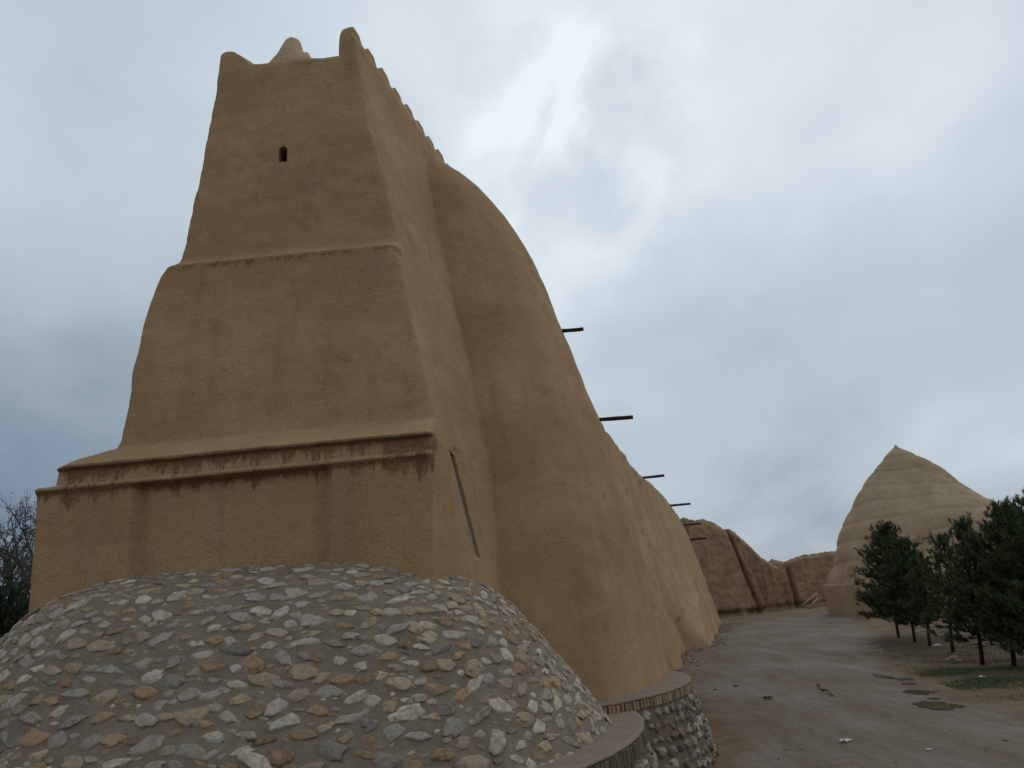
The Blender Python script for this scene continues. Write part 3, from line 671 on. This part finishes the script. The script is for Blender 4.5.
for (x, y, w, h_) in [(852, 571, .42, .42), (925, 535, .5, .35), (935, 538, .35, .3), (918, 541, .3, .25)]:
    q, N, _i, _d = bvh.ray_cast(Vector((0, 0, EYE)), ray(x, y).normalized()); N = N if N.y < 0 else -N; T = Vector((-N.y, N.x, 0)).normalized(); B = N.cross(T)
    Vv = []; ns = 12
    for k in range(ns):
        a = 2*math.pi*k/ns; rr_ = 1+.2*noise.noise(Vector((k, w*9, 0))); c_, s_ = math.cos(a), math.sin(a); e = (abs(c_)**5+abs(s_)**5)**-.2
        Vv.append(q+T*(c_*e*w*rr_)+B*(s_*e*h_*rr_)+N*.05)
    for k in range(ns): Vv.append(q+(Vv[k]-q)*.9+N*.07)
    o = mesh('vent', Vv, [(k, (k+1) % ns, ns+(k+1) % ns, ns+k) for k in range(ns)]+[tuple(range(ns, 2*ns))], M_OLD, ice, smooth=False)

# ------------------------------------------------------------------ pines
def needle_tuft(mb, p, d, n, L, w, cols):
    d = d.normalized(); a = d.orthogonal().normalized(); b = d.cross(a)
    for _ in range(n):
        t_ = random.uniform(0, 2*math.pi); sp_ = random.uniform(.15, 1.05)
        v = (d*math.cos(sp_)+(a*math.cos(t_)+b*math.sin(t_))*math.sin(sp_)); v.z += .12; v.normalize()
        o_ = p+d*random.uniform(-.5, .5)*L; s_ = v.cross(Vector((random.uniform(-1, 1), random.uniform(-1, 1), random.uniform(-1, 1)))).normalized()*w
        l = L*random.uniform(.7, 1.15)
        mb.add([o_-s_, o_+s_, o_+v*l], [(0, 1, 2)], random.choice(cols))
def pine(base, top, rad, clear, seed, label, dens=1., lean=(0, 0), sparse_top=False):
    random.seed(seed); h = top.z
    rt = root('pine_tree', tuple(base), label, 'tree', 'young pines planted beside the road')
    tip = Vector((top.x, top.y, h)); b0 = Vector(base)
    def ax(t_): return b0.lerp(tip, t_)+Vector((.12*math.sin(t_*5+seed), .12*math.cos(t_*4+seed), 0))*t_*(1-t_)*2
    Vt, Ft = tube([ax(k/10)-Vector((0, 0, .05 if k == 0 else 0)) for k in range(11)], [.062*(1-.85*k/10)+.012 for k in range(11)], 8)
    mesh('trunk', Vt, Ft, M_BARK, rt)
    mb = MB(); bb = MB(); cols = [(.050, .070, .024), (.065, .088, .028), (.036, .052, .02), (.095, .115, .042), (.055, .07, .03)]
    nb = int(80*dens); rad *= 1.02
    for k in range(nb):
        t_ = (clear-.3)/h+(1-(clear-.3)/h)*(k/nb)**1.05; q = (t_-clear/h)/(1-clear/h)
        prof = (min(1, .78+q*1.5) if q < .15 else 1.0)*(1-q)**.80
        L = rad*(prof*random.choice((.55, .8, 1.0, 1.08, 1.2))*random.uniform(.85, 1.1)+.08)
        if q > .75: L *= 1.1
        az = k*2.399+random.uniform(-.4, .4); p0 = ax(t_)
        up = .35+1.1*q+random.uniform(-.15, .35)
        pts = [p0+Vector((math.cos(az), math.sin(az), 0))*(L*s_)+Vector((0, 0, (up*s_*s_*.75-.10*s_*(1-q))*L)) for s_ in (0, .35, .7, 1)]
        Vb, Fb = tube(pts, [.022, .016, .01, .005], 5); bb.add(Vb, Fb)
        m = max(3, int(L/.13))
        for i in range(m):
            s_ = .22+.78*(i+random.random())/m
            if random.random() > dens*1.05: continue
            x_ = s_*3; i0 = min(2, int(x_)); pp = pts[i0].lerp(pts[i0+1], x_-i0)
            dd = (pts[i0+1]-pts[i0]).normalized()
            for rr2 in range(3):
                off = Vector((random.gauss(0, 1), random.gauss(0, 1), random.gauss(0, .8)))*.085*(.5+s_)
                needle_tuft(mb, pp+off, dd+Vector((random.gauss(0, .5), random.gauss(0, .5), .5)), 19, .19, .017, cols)
    for k in range(8): needle_tuft(mb, ax(.93+.07*k/7), Vector((random.gauss(0, .3), random.gauss(0, .3), 1)), 12, .22, .011, cols)
    for k in range(7):
        az = random.uniform(0, 6.28); p0 = ax(random.uniform(.12, max(.14, (clear-.3)/h))); Vb, Fb = tube([p0, p0+Vector((math.cos(az)*.25, math.sin(az)*.25, -.02)), p0+Vector((math.cos(az)*random.uniform(.35, .7), math.sin(az)*.5, random.uniform(-.1, .1)))], [.014, .009, .004], 5); bb.add(Vb, Fb)
    bo = bb.build('limbs', M_BARK, rt)
    mb.build('crown', M_NEEDLE, rt, smooth=False)
PN = [((898.7, 637.6), (884, 524), 1.62, 1.35, 'dense dark pine nearest the icehouse wall, leftmost of the row', 1.25, 17),
      ((915, 642), (902, 538), 1.35, 1.1, 'dark pine second from the left, its crown merged with the leftmost one', 1.1, 29),
      ((930, 646), (919, 553), .95, 1.2, 'small thin-crowned pine third from the left with a slanting trunk', .6, 31),
      ((953, 652), (942, 532), 1.15, 1.2, 'loose open-crowned pine in the middle of the row', .62, 43),
      ((982.4, 664.8), (962, 517), 1.15, 1.1, 'tall pine with a sparse pointed top and a slanting trunk', .72, 59),
      ((1014, 666), (1004, 502), 1.45, 1.05, 'tall dense pine above the green grass at the right edge', 1.2, 61),
      ((1050, 668), (1030, 497), 1.5, .8, 'dense pine cut off by the right edge of the picture', 1.1, 73)]
for (b_, tp, rad, cl_, lab, dn, sd_) in PN:
    base = atZ(*b_); top = atY(*tp, base.y); base.z = 0; top.z *= .955
    pine(base, top, rad, cl_, sd_, lab, dn)
random.seed(99)

# ------------------------------------------------------------------ trees at the left, beyond the mound
def bare_tree(base, h, seed, label, leafy=.5):
    random.seed(seed); rt = root('bare_tree', tuple(base), label, 'tree')
    mb = MB(); lf = MB()
    def grow(p, d, L, r, lev):
        pts = [p]; q = p.copy(); dd = d.copy(); n = 5
        for i in range(n):
            dd = (dd+Vector((random.gauss(0, .13), random.gauss(0, .13), random.gauss(.03, .08)))).normalized(); q = q+dd*(L/n); pts.append(q.copy())
        Vt, Ft = tube(pts, [r*(1-.6*i/n) for i in range(n+1)], 6 if lev < 2 else 4, cap=False); mb.add(Vt, Ft)
        if lev < 4:
            for k in range(5 if lev < 3 else 6):
                s_ = random.uniform(.35, 1); i0 = min(n-1, int(s_*n)); pp = pts[i0].lerp(pts[i0+1], s_*n-i0)
                nd = (dd+Vector((random.gauss(0, .55), random.gauss(0, .55), random.gauss(.15, .3)))).normalized()
                grow(pp, nd, L*random.uniform(.48, .68), r*.45, lev+1)
        else:
            for k in range(5):
                pp = random.choice(pts)+Vector((random.gauss(0, .08), random.gauss(0, .08), random.gauss(0, .08))); s_ = random.uniform(.03, .06)
                if random.random() < leafy:
                    a = Vector((random.gauss(0, 1), random.gauss(0, 1), random.gauss(0, 1))).normalized()*s_; b = a.orthogonal().normalized()*s_
                    lf.add([pp-a, pp+b*.7, pp+a, pp-b*.7], [(0, 1, 2, 3)], random.choice([(.07, .075, .05), (.05, .06, .035), (.09, .085, .06)]))
    grow(Vector(base), Vector((.05, 0, 1)).normalized(), h*.42, h*.018, 0)
    zm = sorted(v[2] for v in mb.V)[-max(1, len(mb.V)//200)]; k_ = h/zm; bx, by = base[0], base[1]
    for q_ in (mb, lf): q_.V = [(bx+(v[0]-bx)*k_, by+(v[1]-by)*k_, v[2]*k_) for v in q_.V]
    mb.build('trunk', M_TWIG, rt); lf.build('foliage', M_NEEDLE, rt, smooth=False)
def at_left(px, Y, z=0): p = atY(px, 600, Y); p.z = z; return p
bare_tree(at_left(4, 44), 12.5, 5, 'grey nearly bare tall tree standing behind the mound at the left edge', .75)
bare_tree(at_left(-22, 47), 13.5, 8, 'grey nearly bare tree mostly cut off by the left edge of the picture', .75)
bare_tree(at_left(20, 50), 13.0, 12, 'grey bare tree whose twigs touch the left corner of the tower plinth', .6)
def bush(base, w, h, seed, label):
    random.seed(seed); rt = root('evergreen_shrub', tuple(base), label, 'shrub'); mb = MB(); bb = MB()
    for k in range(130):
        az = random.uniform(0, 6.28); el = random.uniform(.25, 1.5); L = random.uniform(.6, 1)
        e = Vector(base)+Vector((math.cos(az)*math.cos(el)*w, math.sin(az)*math.cos(el)*w, math.sin(el)*h))*L
        m_ = Vector(base).lerp(e, .5)+Vector((0, 0, .2*h*.5)); Vt, Ft = tube([Vector(base), m_, e], [.05, .03, .01], 5, False); bb.add(Vt, Ft)
        for i in range(16):
            pp = (m_.lerp(e, random.random()))+Vector((random.gauss(0, .25), random.gauss(0, .25), random.gauss(0, .25)))
            needle_tuft(mb, pp, e-m_, 10, .3, .04, [(.028, .038, .02), (.04, .05, .024), (.02, .028, .016)])
    bb.build('stems', M_BARK, rt); mb.build('foliage', M_NEEDLE, rt, smooth=False)
bush(at_left(-8, 38), 3.0, 8.0, 3, 'dark evergreen shrub behind the mound below the bare trees, at the left edge')
bush(at_left(14, 42), 2.2, 6.6, 4, 'smaller dark evergreen shrub between the mound and the bare trees')
random.seed(123)

# ------------------------------------------------------------------ potholes with muddy water, litter, stones, branch
PUD = [((885, 677), .34, .60, 'long narrow puddle, farthest left of the potholes in the road'), ((905, 679.5), .42, .32, 'thin dark pothole right of the farthest puddle', ),
       ((909, 684), .30, .28, 'small dark pothole between the far puddles'), ((919, 692.5), .52, .46, 'middle puddle of the group of potholes'), ((934, 699), .26, .16, 'tiny broken pothole just above the largest puddle'),
       ((936, 706), .72, .66, 'largest muddy puddle, nearest of the potholes in the road'), ((938, 691.5), .07, .1, 'tiny round pothole beside the middle puddle')]
for i, (px, a_, b_, lab) in enumerate(PUD):
    c = atZ(*px); n = 40; V = []; c.z = 0
    def rad_(t_, s): return 1+.42*noise.noise(Vector((math.cos(t_)*1.3+i*5, math.sin(t_)*1.3, s)))+.25*noise.noise(Vector((math.cos(t_)*3.5+i*5, math.sin(t_)*3.5, s)))
    rt = root('puddle', (c.x, c.y, .004), lab, 'puddle', 'potholes in the road')
    a_ *= .52; b_ *= .62
    V = [(c.x+a_*1.14*rad_(t_, 0)*math.cos(t_), c.y+b_*1.9*rad_(t_, 0)*math.sin(t_), .009) for t_ in np.linspace(0, 2*math.pi, n, endpoint=False)]
    V2 = [(c.x+(a_)*rad_(t_, 0)*.98*math.cos(t_), c.y-.05*b_+(b_)*1.75*rad_(t_, 0)*math.sin(t_)*.9, .013) for t_ in np.linspace(0, 2*math.pi, n, endpoint=False)]
    mesh('rim', V, [tuple(range(n))], M_RIM, rt, smooth=False)
    if i not in (1, 2, 6): mesh('water', V2, [tuple(range(n))], M_WATER, rt, smooth=False)
a, b_ = atZ(817.5, 686.5), atZ(834, 697)
pts = [a.lerp(b_, k/6)+Vector((.06*math.sin(k*1.7), 0, .06+.03*math.sin(k*2.1))) for k in range(7)]
br = root('fallen_branch', tuple(a), 'pale broken branch lying in the middle of the road', 'branch')
Vt, Ft = tube(pts, [.035, .04, .035, .036, .03, .028, .02], 7); mesh('stick', Vt, Ft, M_PALEWOOD, br)
Vt, Ft = tube([pts[5], pts[5]+Vector((-.25, .15, .05)), pts[5]+Vector((-.4, .1, .03))], [.02, .015, .008], 5); mesh('twig', Vt, Ft, M_PALEWOOD, br)
def scrap(px, s, seed, mat, label, name='paper_scrap', cat='litter'):
    c = atZ(*px); V = []; n = 7
    for j in range(n):
        for i in range(n):
            x, y = (i/(n-1)-.5)*s, (j/(n-1)-.5)*s*.7; V.append((c.x+x+.2*s*noise.noise(Vector((i*.7, j*.7, seed))), c.y+y, .02+.3*s*(.5+noise.noise(Vector((i*.8, j*.8, seed+4))))))
    prop(mesh(name, V, grid_faces(n, n), mat, loc=(c.x, c.y, 0), smooth=False), label, cat)
scrap((846, 742.5), .22, 1, M_PAPER, 'crumpled white paper scrap in the near part of the road')
scrap((937, 646.5), .30, 2, M_PAPER, 'white paper scrap on the earth under the pines')
scrap((982, 678), .16, 3, M_PAPER, 'white scrap lying on the green grass')
scrap((929, 751), .10, 6, M_PAPER, 'tiny pale scrap near the lower right part of the road')
scrap((768, 699.5), .26, 5, M_WOOD, 'dark crumpled leaf litter on the road left of the branch', 'leaf_litter')
def rock(px, s, seed, col, label, group=None):
    c = atZ(*px); mb = MB(); c.z = s*.25; stone(mb, c, Vector((1, 0, 0)), Vector((0, 1, 0)), Vector((0, 0, 1)), s, s*.75, s*.55, seed, IV2, IF2, rough=.3, col=col)
    prop(mb.build('stone', M_STONE, loc=(c.x, c.y, 0)), label, 'stone', group)
rock((953, 659), .20, 1, (.30, .20, .14), 'reddish rubble stone under the middle pines', 'loose rubble under the pines')
rock((959, 662), .16, 2, (.33, .22, .16), 'small reddish rubble stone right of the larger one', 'loose rubble under the pines')
rock((947, 661), .13, 3, (.26, .2, .15), 'brown rubble stone left of the reddish ones', 'loose rubble under the pines')
rock((978, 644), .16, 4, (.33, .3, .27), 'pale stone behind the slanting pine trunk', 'loose rubble under the pines')
rock((715, 690), .07, 5, (.05, .045, .04), 'dark stone on the road near the brick coping', 'dark stones on the road')
rock((736, 686.5), .09, 6, (.05, .045, .04), 'larger dark stone on the road right of the buttress', 'dark stones on the road')
rock((1006, 741), .06, 7, (.05, .045, .04), 'small dark stone near the lower right corner', 'dark stones on the road')
# pebbles nobody could count
mb = MB()
for _ in range(1500):
    y = random.uniform(12, 62)**1.0; x = 3.6+K*.9*(y-14)+abs(random.gauss(0, 6)) if random.random() < .7 else random.uniform(3, 30)
    if x < 1.6+K*(y-18)+(1.9 if y > 43 else 0)+.5: continue
    if math.hypot(x+.7, y-17.6) < 4.5: continue
    s = random.uniform(.010, .034)
    stone(mb, Vector((x, y, s*.3)), Vector((1, 0, 0)), Vector((0, 1, 0)), Vector((0, 0, 1)), s, s*.8, s*.6, x, IV2[:], IF2, rough=.2, col=random.choice([(.2, .17, .13), (.11, .09, .07), (.3, .27, .23), (.16, .11, .07)]))
prop(mb.build('pebbles', M_STONE), 'small pebbles and grit strewn over road and earth', 'pebbles', kind='stuff')
# grass
mb = MB()
for _ in range(36000):
    g = random.random()
    if g < .6: x, y = random.gauss(13.6, 1.9), random.gauss(23.4, 1.7)
    else: x, y = random.uniform(11.3, 19), random.uniform(19.5, 34)
    if noise.noise(Vector((x*.6, y*.6, 3))) < random.uniform(-.25, .25): continue
    if x < 11.0+.2*(y-21): continue
    h_ = random.uniform(.03, .085); a = random.uniform(0, 6.28); w = .007
    d = Vector((math.cos(a), math.sin(a), 0)); b0 = Vector((x, y, 0))
    mb.add([b0-d*w, b0+d*w, b0+Vector((random.gauss(0, .025), random.gauss(0, .025), h_))], [(0, 1, 2)], random.choice([(.035, .085, .018), (.045, .10, .022), (.06, .10, .03), (.09, .10, .045)]))
prop(mb.build('grass', M_GRASS, smooth=False), 'patch of short green grass at the road edge under the pines', 'grass', kind='stuff')
# clods along the foot of the wall
mb = MB()
for _ in range(420):
    y = random.uniform(21, 68); x = wall_x(y, 0)+abs(random.gauss(.1, .55)); s = random.uniform(.02, .085)
    stone(mb, Vector((x, y, s*.3)), Vector((1, 0, 0)), Vector((0, 1, 0)), Vector((0, 0, 1)), s, s*.8, s*.6, y, IV2, IF2, rough=.3, col=random.choice([(.17, .12, .08), (.12, .085, .06), (.22, .17, .12)]))
prop(mb.build('mud_clods', M_STONE), 'crumbled mud clods along the foot of the long wall', 'mud clods', kind='stuff')
